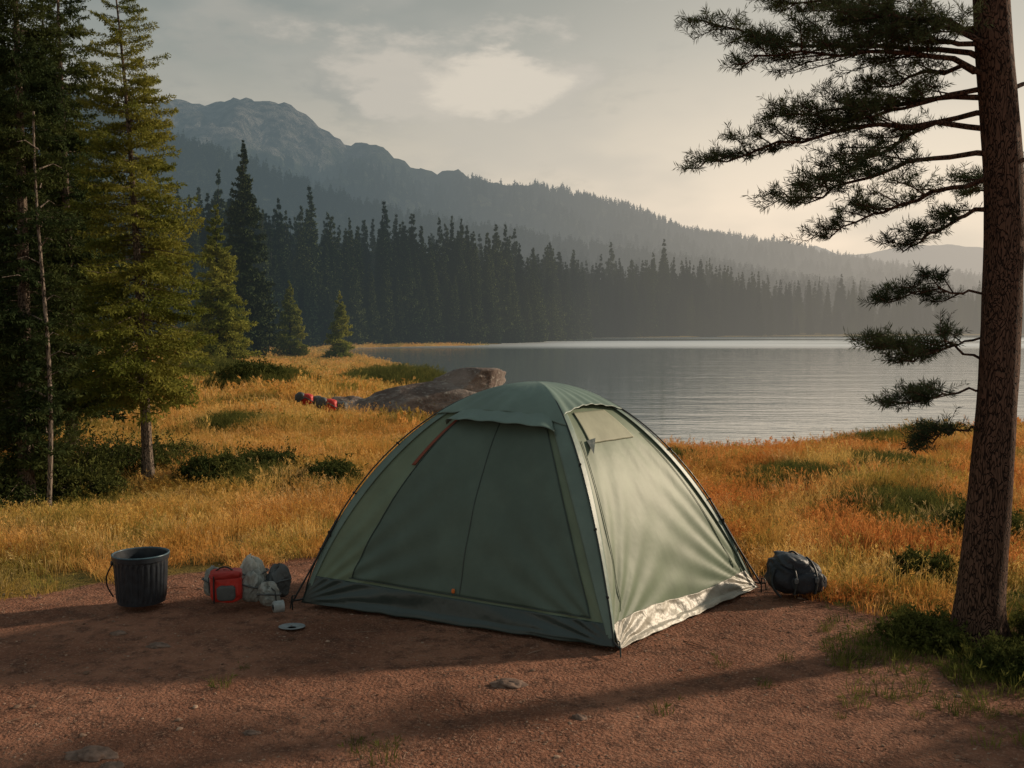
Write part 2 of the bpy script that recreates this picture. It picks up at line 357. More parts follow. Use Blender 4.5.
# slim pale trunk beside the dark spruce
mb=MB();zz=np.linspace(0,4.3,14);bx=.05*np.sin(zz*1.2);mb.tube(np.stack([bx,0*zz,zz],1),.030*(1-.14*zz),8,0)
for i in range(16):
    z=.9+i*.2;a=random.random()*6.28;L=.12+random.random()*.3
    mb.tube([(0,0,z),(math.cos(a)*L*.6,math.sin(a)*L*.6,z+.08),(math.cos(a)*L,math.sin(a)*L,z+.05)],[.010,.006,.003],4,0)
mb.obj('birch_tree',[M_birch],loc=(-4.98,10.65,terr(-4.98,10.65)-.02))
# forest templates
FT=[spruce('forest_spruce_%d'%i,15,[2.2,2.5,2.0,2.8,1.8][i],.6,30+i,.55,8,6,5,.58,.22,[M_barkf,M_ff],link=False,shape=[1.05,.95,1.1,1.,.9][i],woodtw=False) for i in range(5)]
cF=coll('forest_parts',FT)
def Yf(x): return np.interp(x,[-120,-80,-40,-27,-20,-15,-6,3,8,17,40,68,123,200,330,600],[62,70,84,100,117,124,132,150,174,204,223,242,265,287,307,340])
P_=[];S_=[]
def addf(x,y,h): P_.append((x,y));S_.append(h)
for i in range(3000):
    u=RS.rand();x=-110+RS.rand()*500 if u<.6 else RS.uniform(-45,60)
    off=2+RS.exponential(15) if RS.rand()<.85 else RS.uniform(0,80)
    y=Yf(x)+off
    if abs(x/y)>.75: continue
    h=(13.0+RS.normal()*2.5)/15*(1-.20*float(sstep(30,120,np.array(x))))
    if off<6: h*=RS.uniform(.35,.9)
    addf(x,y,h)
P_=np.array(P_);S_=np.array(S_);Zp=terr(P_[:,0],P_[:,1])
wd=RS.uniform(.75,1.2,len(S_))
scatter('distant_forest',np.c_[P_,Zp-.1],np.c_[np.zeros((len(S_),2)),RS.rand(len(S_))*6.28],np.c_[S_*wd,S_*wd,S_],cF)
HT=[spruce('hill_spruce_%d'%i,12,2.2,.5,50+i,1.6,6,2,2,1.7,.8,[M_barkf,M_fh],link=False,woodtw=False) for i in range(3)]
cH=coll('hill_parts',HT)
def hillpts(mm,n,zmax,tmin,hs,edge=.25):
    x,y,Zz=mm;nx=len(x);ny=len(y);out=[]
    T=RS.rand(n)*(1.04-tmin)+tmin;k=int(n*edge);T[:k]=RS.uniform(.9,1.02,k)
    lim=.72*np.interp(T,[0,1.35],[y[0],y[-1]]);fj=(RS.uniform(-1,1,n)*lim-x[0])/(x[-1]-x[0])*(nx-1);fj=np.clip(fj,0,nx-1.001)
    fi=T/1.35*(ny-1);i=np.minimum(fi.astype(int),ny-2);j=np.minimum(fj.astype(int),nx-2);a=fi-i;b=fj-j
    z=(Zz[i,j]*(1-a)*(1-b)+Zz[i+1,j]*a*(1-b)+Zz[i,j+1]*(1-a)*b+Zz[i+1,j+1]*a*b)
    px=np.interp(fj,np.arange(nx),x);py=np.interp(fi,np.arange(ny),y)
    ok=(z<zmax+30*fbm(px*.02,py*.02,5))&(z>0)
    px,py,z=px[ok],py[ok],z[ok];s=hs*(.5+.8*RS.rand(len(px)))
    return np.c_[px,py,z-.5],s
a,sa=hillpts(m1,16000,165,.1,.95,.3);b_,sb=hillpts(m2,9000,999,.05,.9,.25)
pp=np.r_[a,b_];ss=np.r_[sa,sb]
scatter('hillside_forest',pp,np.c_[np.zeros((len(ss),2)),RS.rand(len(ss))*6.28],np.c_[ss,ss,ss],cH)
# ------------------------------------------------------------ grass
def grass_mat(name,haze=False):
    m,nt=newmat(name);g=N(nt);p=g.pos();oi=g.n('ShaderNodeObjectInfo').outputs['Random']
    sx=g.n('ShaderNodeSeparateXYZ');g.inp(sx.inputs[0],p)
    n1=g.noise(p,.33,2,.6);n2=g.noise(g.vmath('ADD',p,(31,7,0)).outputs[0],.5,2,.6);n3=g.noise(p,1.6,0)
    c=g.mix(g.mr(n3,.3,.7),(.56,.345,.085),(.80,.54,.18))
    of=g.math('MULTIPLY',g.mr(n2,.38,.56),g.mr(sx.outputs[0],-4,3.5,.4,1.))
    c=g.mix(g.math('MULTIPLY',of,.85),c,(.64,.23,.065))
    c=g.mix(g.math('MULTIPLY',g.mr(n1,.54,.66),.75),c,(.21,.20,.045))
    c=g.mix(g.math('MULTIPLY',g.mr(oi,.74,.95),.75),c,(.22,.21,.05))
    c=g.mix(g.mr(oi,.0,.2,.5,0.),c,(.72,.54,.28))
    sh=g.trans(g.dif(c),c,.4);g.out(sh,haze);return m
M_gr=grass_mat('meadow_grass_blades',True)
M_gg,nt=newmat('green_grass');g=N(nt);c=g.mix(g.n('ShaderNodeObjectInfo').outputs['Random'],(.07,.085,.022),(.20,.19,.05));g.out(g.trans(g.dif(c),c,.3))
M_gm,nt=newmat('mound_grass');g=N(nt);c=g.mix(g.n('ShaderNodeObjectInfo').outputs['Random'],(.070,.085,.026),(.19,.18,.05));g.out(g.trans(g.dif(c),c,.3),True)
def tuft(name,n,rad,hmin,hmax,w,mat,seed,heads=0,bend=.5):
    rs=np.random.RandomState(seed);mb=MB()
    a=rs.rand(n)*6.283;r=rad*np.sqrt(rs.rand(n));b=np.c_[r*np.cos(a),r*np.sin(a),-.02*np.ones(n)]
    h=rs.uniform(hmin,hmax,n);a2=a+rs.normal(size=n)*.9;bd=h*bend*rs.rand(n)
    D=np.c_[np.cos(a2),np.sin(a2),np.zeros(n)];fa=rs.rand(n)*6.283;S=np.c_[np.cos(fa),np.sin(fa),np.zeros(n)]*w*.5
    up=np.array([0,0,1.])
    m_=b+D*(bd*.3)[:,None]+up*(h*.55)[:,None];t_=b+D*bd[:,None]+up*(h*(1-.15*rs.rand(n)))[:,None]
    v=np.stack([b-S,b+S,m_+S*.75,m_-S*.75,t_],1);i=np.arange(n)[:,None]*5
    mb.add(v.reshape(-1,3),np.concatenate([i+[0,1,2],i+[0,2,3],i+[3,2,4]]))
    if heads:
        k=rs.choice(n,heads);A=m_[k]+(t_[k]-m_[k])*.6;B=t_[k]+ (t_[k]-m_[k])*.25
        needles(mb,A,B,8,.035*max(1,w/.006*.6),w*1.1,0,1.3,rs)
    return mb.obj(name,[mat],False,link=False)
cG1=coll('near_tufts',[tuft('tuft_n%d'%i,90,.19,.09,.27,.0065,M_gr,60+i,12,.7) for i in range(6)])
cG2=coll('mid_tufts',[tuft('tuft_m%d'%i,90,.45,.12,.30,.019,M_gr,70+i,10,.7) for i in range(5)])
cG3=coll('green_tufts',[tuft('tuft_g%d'%i,40,.06,.03,.11,.004,M_gg,80+i,2,.8) for i in range(5)])
cG4=coll('mound_tufts',[tuft('tuft_h%d'%i,110,.17,.10,.24,.008,M_gm,90+i,4,.9) for i in range(4)])
def place(n,x0,x1,y0,y1,fn):
    x=RS.uniform(x0,x1,n);y=RS.uniform(y0,y1,n);k=fn(x,y)>RS.rand(n);x=x[k];y=y[k];return x,y,terr(x,y)
def sc(name,x,y,z,c,smin,smax,hv=None):
    n=len(x);s=RS.uniform(smin,smax,n);h=s*(hv if hv is not None else 1)
    scatter(name,np.c_[x,y,z],np.c_[RS.normal(size=(n,2))*.1,RS.rand(n)*6.28],np.c_[s,s,h],c)
def inmound(x,y):
    k=np.zeros(np.shape(x))
    for mx,my,r,h in MOUNDS: k=np.maximum(k,np.exp(-(((x-mx)**2+((y-my)*.8)**2)/(r*r))**2))
    return k
def dens(x,y):
    d=1-dirtmask(x,y);d=d*(.5+.5*sstep(-.3,.2,fbm(x*.9,y*.9,33,3)));sd=lake_sd(x,y)
    d=d*(1-.75*np.exp(-((x-3.3)**2+(y-6.7)**2)/.5))
    d=d*sstep(.1,.8,sd);d=d*(np.abs(x)<.62*y+1.5)*(1-.9*inmound(x,y));return d
x,y,z=place(24000,-14,16,5,22,dens);hv=(.6+.7*np.clip(.5+fbm(x*.35,y*.35,44,3),0,1))*(.55+.45*sstep(.2,1.6,y-dirt_edge(x)))
sc('meadow_grass',x,y,z,cG1,.75,1.25,hv)
def dens2(x,y):
    sd=lake_sd(x,y);rk=1-.95*((np.abs(x+2.0)<2.1)&(np.abs(y-22.6)<1.9));return sstep(.1,1.2,sd)*(np.abs(x)<.6*y+2)*(.4+.6*sstep(-.3,.2,fbm(x*.5,y*.5,33,3)))*(1-.8*inmound(x,y))*rk
x,y,z=place(13000,-42,14,19,75,dens2);hv=.65+.55*np.clip(.5+fbm(x*.25,y*.25,44,3),0,1)
sc('meadow_grass',x,y,z,cG2,.8,1.3,hv)
x,y,z=place(3200,-60,-2,75,130,lambda x,y:sstep(.1,1.2,lake_sd(x,y))*(y<Yf(x)+6))
sc('meadow_grass',x,y,z,cG2,1.6,2.6,.45)
MX=[];
for mx,my,r,h in MOUNDS:
    n=int(60*r*r*(1 if my<25 else .6))+30;rr=r*np.sqrt(RS.rand(n))*1.05;aa=RS.rand(n)*6.283
    for q in range(n): MX.append((mx+rr[q]*math.cos(aa[q]),my+rr[q]*math.sin(aa[q])*1.2,(1.15-.6*(rr[q]/r)**2)*(.6+h*1.5)*(1 if my<25 else 1.6)))
MX=np.array(MX);MX=MX[lake_sd(MX[:,0],MX[:,1])>.3]
scatter('grass_mounds',np.c_[MX[:,0],MX[:,1],terr(MX[:,0],MX[:,1])],np.c_[RS.normal(size=(len(MX),2))*.15,RS.rand(len(MX))*6.28],np.c_[MX[:,2],MX[:,2],MX[:,2]],cG4)
# sparse green tufts on the camp soil and by the pine
def dens3(x,y):
    pine=np.exp(-(((x-3.4)/1.15)**2+((y-6.1)/.75)**2))
    return np.clip(pine*.85+.004*sstep(.2,.6,fbm(x*1.1,y*1.1,91,3))+.16*np.exp(-((x+1.65)**2+(y-5.6)**2)/.03)+.12*np.exp(-((x+.65)**2+(y-4.65)**2)/.02),0,1)*((x<-1.8)|(x>2.0)|(y<6)|(y>8.9))
x,y,z=place(15000,-4,7,4,8.5,dens3);sc('green_grass',x,y,z,cG3,.5,1.4)
# ------------------------------------------------------------ pebbles and needle litter
M_pb,nt=newmat('pebble_stone');g=N(nt);oi=g.n('ShaderNodeObjectInfo').outputs['Random'];c=g.mix(oi,(.10,.055,.038),(.38,.26,.19));g.out(g.dif(c))
pe=[]
for i in range(4):
    mb=MB();blob(mb,(0,0,0),(1,.75,.45),(1,1),0,.35,3,i,5);pe.append(mb.obj('pebble_%d'%i,[M_pb],False,link=False))
for i in range(3):
    mb=MB();mb.tube([(-4,0,0),(-1,.3,.1),(1,-.1,.2),(4,.4,0)],[.12,.14,.12,.06],3);pe.append(mb.obj('twig_%d'%i,[M_pb],False,link=False))
cP=coll('pebble_parts',pe)
x,y,z=place(26000,-5,6,3.8,9.2,lambda x,y:dirtmask(x,y)*(.25+.75*sstep(-.2,.3,fbm(x*1.6,y*1.6,55,3))))
s=.004+.007*RS.rand(len(x))**3+.014*(RS.rand(len(x))>.99)
scatter('pebbles',np.c_[x,y,z+s*.15],np.c_[np.zeros((len(x),2)),RS.rand(len(x))*6.28],np.c_[s,s,s],cP)
M_rk,nt=newmat('boulder_rock');g=N(nt);p=g.pos();n1=g.noise(p,1.3,6,.6);n2=g.noise(p,9,6,.7)
c=g.mix(g.mr(n1,.35,.65),(.11,.08,.068),(.25,.205,.18));c=g.mix(g.mr(n2,.5,.75),c,(.36,.33,.29))
g.out(g.pri(c,.9,g.bump(g.math('ADD',n1,g.math('MULTIPLY',n2,.5)),.9,.12),spec=.2));
M_gs=plain('ground_stone',(.17,.115,.09),.9,0,.1,.6,25,.35)
def stone(x,y,r,seed):
    mb=MB();blob(mb,(0,0,0),r,(1,1),0,.45,4,seed,22);mb.obj('stone',[M_gs],True,loc=(x,y,terr(x,y)-r[2]*.1))
stone(-.02,5.55,(.09,.05,.03),1);stone(-2.0,4.62,(.11,.07,.035),2);stone(-1.85,4.5,(.06,.05,.025),5);stone(.35,5.1,(.04,.03,.02),3);stone(-2.25,6.25,(.07,.045,.02),6);stone(-1.3,4.9,(.05,.03,.017),7);stone(-2.6,6.5,(.05,.03,.02),8)
def rock(name,parts,loc):
    mb=MB()
    for (c,r,rot,tilt,seed) in parts:
        n=56;u=np.linspace(-math.pi/2,math.pi/2,n)[:,None];v=(np.arange(2*n)/(2*n)*2*math.pi)[None]
        d=np.stack([np.cos(u)*np.cos(v),np.cos(u)*np.sin(v),np.sin(u)+0*v],-1)
        rs=np.random.RandomState(seed);R=np.full(d.shape[:2],1.25)
        for i in range(26):
            nn=rs.normal(size=3);nn/=np.linalg.norm(nn);h=rs.uniform(.72,1.0)
            q=d@nn;R=np.minimum(R,np.where(q>.05,h/np.maximum(q,.05),9))
        R=R*(1+.05*fbm(d[...,0]*4+d[...,2]*3,d[...,1]*4-d[...,2]*2,seed,5)+.02*fbm(d[...,2]*16,d[...,0]*2,seed+2,3))
        P=d*R[...,None]*np.array(r);x,y,z=P[...,0],P[...,1],P[...,2]
        x,z=x*math.cos(tilt)-z*math.sin(tilt),x*math.sin(tilt)+z*math.cos(tilt)
        x,y=x*math.cos(rot)-y*math.sin(rot),x*math.sin(rot)+y*math.cos(rot)
        mb.grid(np.stack([x+c[0],y+c[1],z+c[2]],-1),0,wrap=True)
    return mb.obj(name,[M_rk],True,loc=loc)
rock('boulder',[((-.25,0,.36),(1.75,1.0,.46),.05,.17,4),((1.0,.25,.72),(.95,.75,.36),-.1,.10,8),((-1.45,-.15,.18),(.6,.5,.34),.3,0,9)],(-2.05,22.6,-.10))
# ------------------------------------------------------------ shrubs
def shrub(x,y,R,H,seed,mat=M_sh,n=150,leaf=.05,name='shrub'):
    rs=np.random.RandomState(seed);mb=MB();A=[];B=[]
    for i in range(n):
        a=rs.rand()*6.283;ph=math.acos(rs.rand()*.97);r=.55+.45*rs.rand()**.5
        tip=np.array([R*r*math.cos(a)*math.sin(ph),R*r*math.sin(a)*math.sin(ph),H*r*math.cos(ph)*(.8+.3*rs.rand())+.02])
        b=np.array([tip[0]*.15,tip[1]*.15,0]);mid=(b+tip)/2+np.array([0,0,H*.12])
        mb.tube([b,mid,tip],[.005*R*2,.003*R*2,.001*R],3,0)
        A.append(mid);B.append(tip)
        for k in range(3):
            s=mid+(tip-mid)*rs.rand();A.append(s);B.append(s+rs.normal(size=3)*.16*R)
    needles(mb,A,B,16,leaf,leaf*.42,1,.6,rs,.3)
    mb.obj(name,[M_bark,mat],False,loc=(x,y,terr(x,y)-.02))
for i,(x,y,R,H) in enumerate([(-5.0,11.5,.6,.45),(-4.9,13.2,.9,.5),(-3.75,12.4,.5,.35),(-6.0,11.6,.8,.6),(-5.4,12.4,.8,.8),(-3.3,13.2,.6,.3),(-2.3,12.6,.4,.25),(-8.2,31.5,1.1,.6)]):
    shrub(x,y,R,H,100+i,M_sh,240,.04 if y<20 else .09)
shrub(3.3,7.9,.3,.30,130,M_sh,120,.035);shrub(3.6,6.2,.45,.42,131,M_sh,200,.03);shrub(2.62,6.3,.30,.24,132,M_sh,160,.028);shrub(4.4,9.2,.4,.35,134,M_sh,160,.04);shrub(2.95,5.75,.3,.2,135,M_sh,150,.026)
# ------------------------------------------------------------ pine (right)
def pine():
    rs=np.random.RandomState(77);mb=MB();bx,by=3.02,6.35
    tz=np.array([-.15,0,.12,.3,.6,1.0,1.52,2.1,2.8,3.4,4.1,5,6,7,8]);tx=np.interp(tz,[0,.6,1.52,2.8,4.1,6,8],[-.03,.02,.07,.09,-.05,-.12,-.2])
    tr=np.interp(tz,[-.15,0,.12,.3,.6,1.5,4,8],[.24,.20,.17,.15,.138,.122,.11,.03])
    zz=np.linspace(-.15,8,90);cx=np.interp(zz,tz,tx);k=20;a=np.arange(k)/k*6.283
    cx=np.convolve(np.pad(cx,4,'edge'),np.ones(9)/9,'valid')
    r=np.interp(zz,tz,tr)[:,None]*(1+.06*fbm(np.cos(a)[None]*2+zz[:,None]*.8+5,np.sin(a)[None]*2+zz[:,None]*2,2,3)+.22*np.exp(-np.clip(zz,0,9)*5)[:,None]*np.sin(a*4+1)[None])
    mb.grid(np.stack([cx[:,None]+r*np.cos(a),r*np.sin(a)+0*cx[:,None],zz[:,None]+0*r],-1),0,wrap=True)
    SA=[];SB=[]
    def branch(z,tip,r0=.028,dens=1.,t0=.2):
        r0*=.72
        x0=np.interp(z,zz,cx);p0=np.array([x0,0,z]);p3=np.array(tip,float);L=np.linalg.norm(p3-p0)
        c1=p0+(p3-p0)*.35+np.array([0,0,.10*L])+rs.normal(size=3)*.04*L;c2=p0+(p3-p0)*.7+np.array([0,0,.02*L])+rs.normal(size=3)*.05*L
        T=np.linspace(0,1,12)[:,None];pts=(1-T)**3*p0+3*(1-T)**2*T*c1+3*(1-T)*T*T*c2+T**3*p3
        pts[1:-1]+=rs.normal(size=(10,3))*.014
        mb.tube(pts,np.linspace(r0,.004,12),6,0)
        ns=int(L*9.5*dens)+3
        for i in range(ns):
            t=t0+(1-t0)*(i+rs.rand()*.8)/ns;p=np.array([np.interp(t,T[:,0],pts[:,q]) for q in range(3)])
            d=(p3-p0)/L;d[2]*=.3;sd=1 if i%2 else -1;ang=sd*(.6+.5*rs.rand())
            ca,sa=math.cos(ang),math.sin(ang);d2=np.array([d[0]*ca-d[1]*sa,d[0]*sa+d[1]*ca,d[2]+rs.uniform(-.3,.35)])
            sl=(.2+.34*rs.rand())*(1.25-t*.7)*min(1,.5+L*.35)
            q=p+d2*sl;md=(p+q)/2+np.array([0,0,rs.uniform(-.03,.05)])
            mb.tube([p,md,q],[.006,.004,.002],4,0)
            SA.append(md);SB.append(q)
            for j in range(9):
                tt=.2+.8*(j+rs.rand())/9;s=p+(md-p)*min(1,tt*2) if tt<.5 else md+(q-md)*(tt*2-1)
                e=d2*.5+rs.normal(size=3)*.6;e[2]=abs(e[2])*.5;e=e/np.linalg.norm(e)*(.06+.10*rs.rand())
                mb.tube([s,s+e],[.002,.0015],3,0)
                SA.append(s+e*.1);SB.append(s+e)
    B=[(3.65,(-1.75,.15,3.95)),(3.55,(-1.6,-.35,3.62)),(3.25,(-1.75,.25,3.12)),(3.1,(-1.35,-.2,2.78)),(3.35,(-.85,.9,3.0)),(2.95,(-.9,.35,2.62)),(2.8,(-.5,.15,2.5)),
       (3.8,(-1.2,.8,4.3)),(3.9,(-1.3,-.7,4.35)),(3.45,(-1.2,.55,3.45)),(3.7,(-1.0,-.3,3.9)),(3.85,(-.8,.4,4.05)),(3.75,(-.8,-.3,3.75)),(3.6,(-.75,.2,3.55)),(3.5,(-1.0,.1,3.3)),
       (4.2,(-1.5,.1,4.6)),(4.4,(-.7,-1.2,4.9))]
    for z,t in B: branch(z,t,.028,1.2,.25)
    for z,t in [(2.2,(-.55,.1,2.22)),(1.78,(-.72,.05,1.92)),(1.62,(-.5,.15,1.52)),(1.4,(-.36,.1,1.25)),(1.95,(-.4,.3,1.8))]: branch(z,t,.014,1.3,.35)
    for z,t in [(2.6,(1.0,.4,2.7)),(3.0,(1.1,-.3,3.2)),(3.5,(1.3,.5,3.8)),(2.9,(.5,1.1,3.0))]: branch(z,t,.024,1,.3)
    for i in range(16):
        z=4.6+i*.2;a_=rs.rand()*6.283;L=1.5*(1-(z-4.6)/4.2)+.3;branch(z,(math.cos(a_)*L,math.sin(a_)*L,z+.35),.022,.7)
    needles(mb,SA,SB,28,.048,.0048,1,.75,rs,.1)
    return mb.obj('pine_tree',[M_pbark,M_pn],False,loc=(bx,by,terr(bx,by)))
o=pine()
sm=np.zeros(len(o.data.polygons),bool);sm[:89*40]=True;o.data.polygons.foreach_set('use_smooth',sm)
# off-frame trees that shade the lower right foreground
spruce('spruce_tree',1.7,1.1,.05,201,.14,10,10,8,.09,.035,[M_bark,M_fA],loc=(4.1,5.0,0),shape=.6)
spruce('spruce_tree',2.0,1.1,.1,202,.2,9,9,7,.1,.035,[M_bark,M_fA],loc=(4.7,4.3,0),shape=.7)
# ------------------------------------------------------------ tent
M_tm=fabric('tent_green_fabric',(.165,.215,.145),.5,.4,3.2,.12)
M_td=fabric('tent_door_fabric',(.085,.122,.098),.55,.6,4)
M_tt=fabric('tent_fly_fabric',(.140,.200,.172),.45,.45,5)
M_tb=fabric('tent_floor_fabric',(.034,.050,.046),.35,.8,7,spec=.5)
M_ts=fabric('tent_silver_skirt',(.36,.335,.275),.45,.8,8,.05,.25,.5,.03)
M_tw=fabric('tent_window_fabric',(.36,.37,.27),.6,.3,6,.2)
M_trim=fabric('tent_trim',(.20,.055,.03),.6,.1,10)
M_blk=plain('black_webbing',(.012,.013,.014),.5)
M_pole=plain('pole_metal',(.035,.045,.045),.3,.6)
tent=empty('tent',(0,0,0))
tent.location=(.18,7.37,0)
Ht=1.56
CO={'F':(np.array([.45,-1.22]),.92),'L':(np.array([-1.67,-.23]),.76),'B':(np.array([-.45,1.22]),.85),'R':(np.array([1.67,.23]),.92)}
def pole(c,u):
    xy,e=CO[c];u=np.asarray(u,float);h=Ht*np.clip(1-(1-u)**2,0,1)**e
    return np.stack([xy[0]*(1-u),xy[1]*(1-u),h],-1)
def surf(f,s,w,off=0.,wr=1.):
    s,w,off=np.broadcast_arrays(np.asarray(s,float),np.asarray(w,float),np.asarray(off,float))
    u=w**1.35
    a=pole(f[0],u);b=pole(f[1],u);P=a+(b-a)*s[...,None]
    e=CO[f[1]][0]-CO[f[0]][0];n=np.array([e[1],-e[0]])/np.linalg.norm(e)
    mid=(CO[f[1]][0]+CO[f[0]][0])/2
    if n@mid<0:n=-n
    sag=-.055*np.sin(math.pi*s)*(1-w)**.6*np.where(w<.02,.6,1)+.03*np.sin(math.pi*s)*np.sin(math.pi*np.clip(w,0,1))
    k={'F':1,'L':2,'B':3,'R':4}[f[0]]
    ang0=np.arctan2(w*1.2,s+.02);ang1=np.arctan2(w*1.2,1-s+.02)
    fold=.012*np.sin(ang0*26+k)*np.exp(-2.8*np.hypot(s,w))+.012*np.sin(ang1*24+k*2)*np.exp(-2.8*np.hypot(1-s,w))
    fold=fold+.007*fbm(s*3+w*2+k*7,w*3-s*2,k,2)+.003*fbm(s*14+k,w*5,k+4,2)+.003*np.sin(s*34+3*fbm(s*3,w*4,k,2))*np.exp(-np.abs(w-.62)*9)
    fold=fold+.005*np.sin(s*40+k+2*fbm(s*4,w*3,k,2))*np.exp(-w*9)
    if f[0]=='F': fold=fold*.7
    edge=np.clip(np.minimum(s,1-s)*12,0,1)
    amt=sag+wr*fold*edge*(1-w**3)
    nx=np.stack([n[0]*(1-.6*w**2)+0*s,n[1]*(1-.6*w**2)+0*s,.25+.75*w**1.5],-1);nx/=np.linalg.norm(nx,axis=-1)[...,None]
    q=P.copy();q[...,2]-=.25;q/=np.linalg.norm(q,axis=-1)[...,None]+1e-9
    return P+nx*amt[...,None]+q*off[...,None]
def patch(nm,f,s0,s1,w0,w1,off,mat,ns=60,nw=50,wr=1.,rim=True):
    a=np.linspace(0,1,ns)[None];b=np.linspace(0,1,nw)[:,None]
    W0=w0(a) if callable(w0) else w0;W1=w1(a) if callable(w1) else w1
    w=W0+(W1-W0)*b;S0=s0(w) if callable(s0) else s0;S1=s1(w) if callable(s1) else s1
    s=S0+(S1-S0)*a
    o=off(a,b) if callable(off) else off
    mb=MB();mb.grid(surf(f,s,w,o+0*s,wr))
    ob=mb.obj(nm,[mat],True,parent=tent)
    if rim:
        md=ob.modifiers.new('thick','SOLIDIFY');md.thickness=.003;md.offset=-1
    return ob
def linetube(nm,pts,r,mat,k=6):
    mb=MB();mb.tube(pts,r,k);return mb.obj(nm,[mat],True,parent=tent)
FL=('L','F');FR=('F','R');FB=('R','B');FK=('B','L')
for nm,f in (('front_panel',FL),('side_panel',FR),('rear_side_panel',FB),('rear_panel',FK)):
    patch(nm,f,0,1,0,1.,0,M_tm,100,90,rim=False)
def wz(z):
    ww=np.linspace(0,1,400);h=Ht*(1-(1-ww**1.35)**2)**.85;return float(np.interp(z,h,ww))
for nm,f in (('floor_strip_front',FL),('floor_strip_back',FB),('floor_strip_rear',FK)):
    patch(nm,f,0,1,0,wz(.15),lambda a,b:.010+.02*(1-b)+.007*np.sin(a*41+3*fbm(a*5,b,2,2))*(1-b),M_tb,120,14)
def sk(a,b): return .010+.05*(1-b)**1.3+.010*fbm(a*15,b*3,5,4)+.005*np.sin(a*50+3*b)
patch('silver_skirt',FR,.015,.99,0,lambda a:wz(.14)+.010*np.sin(a*7),sk,M_ts,180,24)
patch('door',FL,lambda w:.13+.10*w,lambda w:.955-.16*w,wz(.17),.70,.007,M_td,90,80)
ww=np.linspace(wz(.17),.68,40)
linetube('door_seam',surf(FL,.52-.02*ww,ww,.010),.0028,M_tb)
linetube('door_zip_left',surf(FL,.13+.10*ww,ww,.010),.003,M_tb)
linetube('door_zip_right',surf(FL,.955-.16*ww,ww,.010),.003,M_tb)
s_=np.linspace(.13,.94,60);linetube('door_zip_bottom',surf(FL,s_,wz(.17),.012),.003,M_tb)
patch('door_trim',FL,lambda w:.095+.12*w,lambda w:.110+.13*w,.45,.69,.014,M_trim,4,30)
mb=MB();blob(mb,tuple(surf(FL,.50,wz(.20),.022)),(.012,.008,.016),(.6,.6),0,0,1,0,8);mb.obj('zip_pull',[plain('orange_plastic',(.6,.15,.03),.4)],True,parent=tent)
patch('side_window',FR,lambda w:.17+.05*w,lambda w:.84-.12*w,.585,.72,.010,M_tw,40,20)
ww=np.linspace(wz(.2),.6,30)
linetube('side_seam',surf(FR,.08+.06*ww,ww,.006),.0025,M_tm)
linetube('side_seam_2',surf(FR,.93-.05*ww,ww,.006),.0025,M_tm)
mb=MB();P0=surf(FR,.17,.595,.014);P1=surf(FR,.29,.60,.016);P2=surf(FR,.17,.54,.03)
mb.add([P0,P1,P2],[[0,1,2]]);mb.obj('window_flap',[M_tb],True,parent=tent)
for nm,f,side,wd_ in (('sleeve_front_l',FL,1,.15),('sleeve_front_r',FR,0,.10),('sleeve_right',FR,1,.09),('sleeve_left',FL,0,.07),('sleeve_right_b',FB,0,.09),('sleeve_left_b',FK,1,.09),('sleeve_back_a',FB,1,.09),('sleeve_back_b',FK,0,.09)):
    fn=(lambda w,wd_=wd_:.012+wd_*w)
    of=lambda a,b:.018-0*a
    if side: patch(nm,f,lambda w,fn=fn:1-fn(w),1.,.02,.80,of,M_tt,8,60,.5)
    else: patch(nm,f,0.,fn,.02,.80,of,M_tt,8,60,.5)
for nm,f,w0 in (('fly_cap_front',FL,.655),('fly_cap_side',FR,.70),('fly_cap_rear_side',FB,.68),('fly_cap_rear',FK,.68)):
    patch(nm,f,0,1,lambda a,w0=w0:w0+.030*np.sin(a*math.pi),1.,lambda a,b:.026+.02*(1-b)**4*np.sin(a*math.pi)**.6+.004*np.sin(a*38)*(1-b)**2,M_tt,80,40,.6)
def aw(a,b): return .03+.10*(1-b)**1.2*np.sin(np.clip(a,0,1)*math.pi)**.35+.005*np.sin(a*30)*(1-b)
patch('awning',FL,lambda w:.17,lambda w:.90,lambda a:.610-.018*np.sin(a*math.pi)+.0*a,.71,aw,M_tt,60,14,.3)
for c in 'FLBR':
    u=np.linspace(0,1,50);pts=pole(c,u);q=pts.copy();q[:,2]-=.25;q/=np.linalg.norm(q,axis=1)[:,None]
    pts=pts+q*np.interp(u,[0,.03,.3,1],[.02,.028,.034,.012])[:,None]
    linetube('pole_'+c,pts,.0055,M_pole,8)
    for uu in (.10,.24,.42):
        i=int(uu*49);mb=MB();mb.tube([pts[i]-q[i]*.03,pts[i]+q[i]*.006],[.006,.006],6);blob(mb,tuple(pts[i]+q[i]*.003),(.009,.009,.009),(.7,.7),0,0,1,0,8);mb.obj('clip',[M_blk],True,parent=tent)
    xy=CO[c][0];d=xy/np.linalg.norm(xy)
    linetube('foot_strap',[(*(xy*1.0),.03),(*(xy+d*.05),.015),(*(xy+d*.11),.012)],.007,M_blk)
    linetube('stake',[(*(xy+d*.12),-.08),(*(xy+d*.10),.045),(*(xy+d*.08),.05)],.005,M_pole)
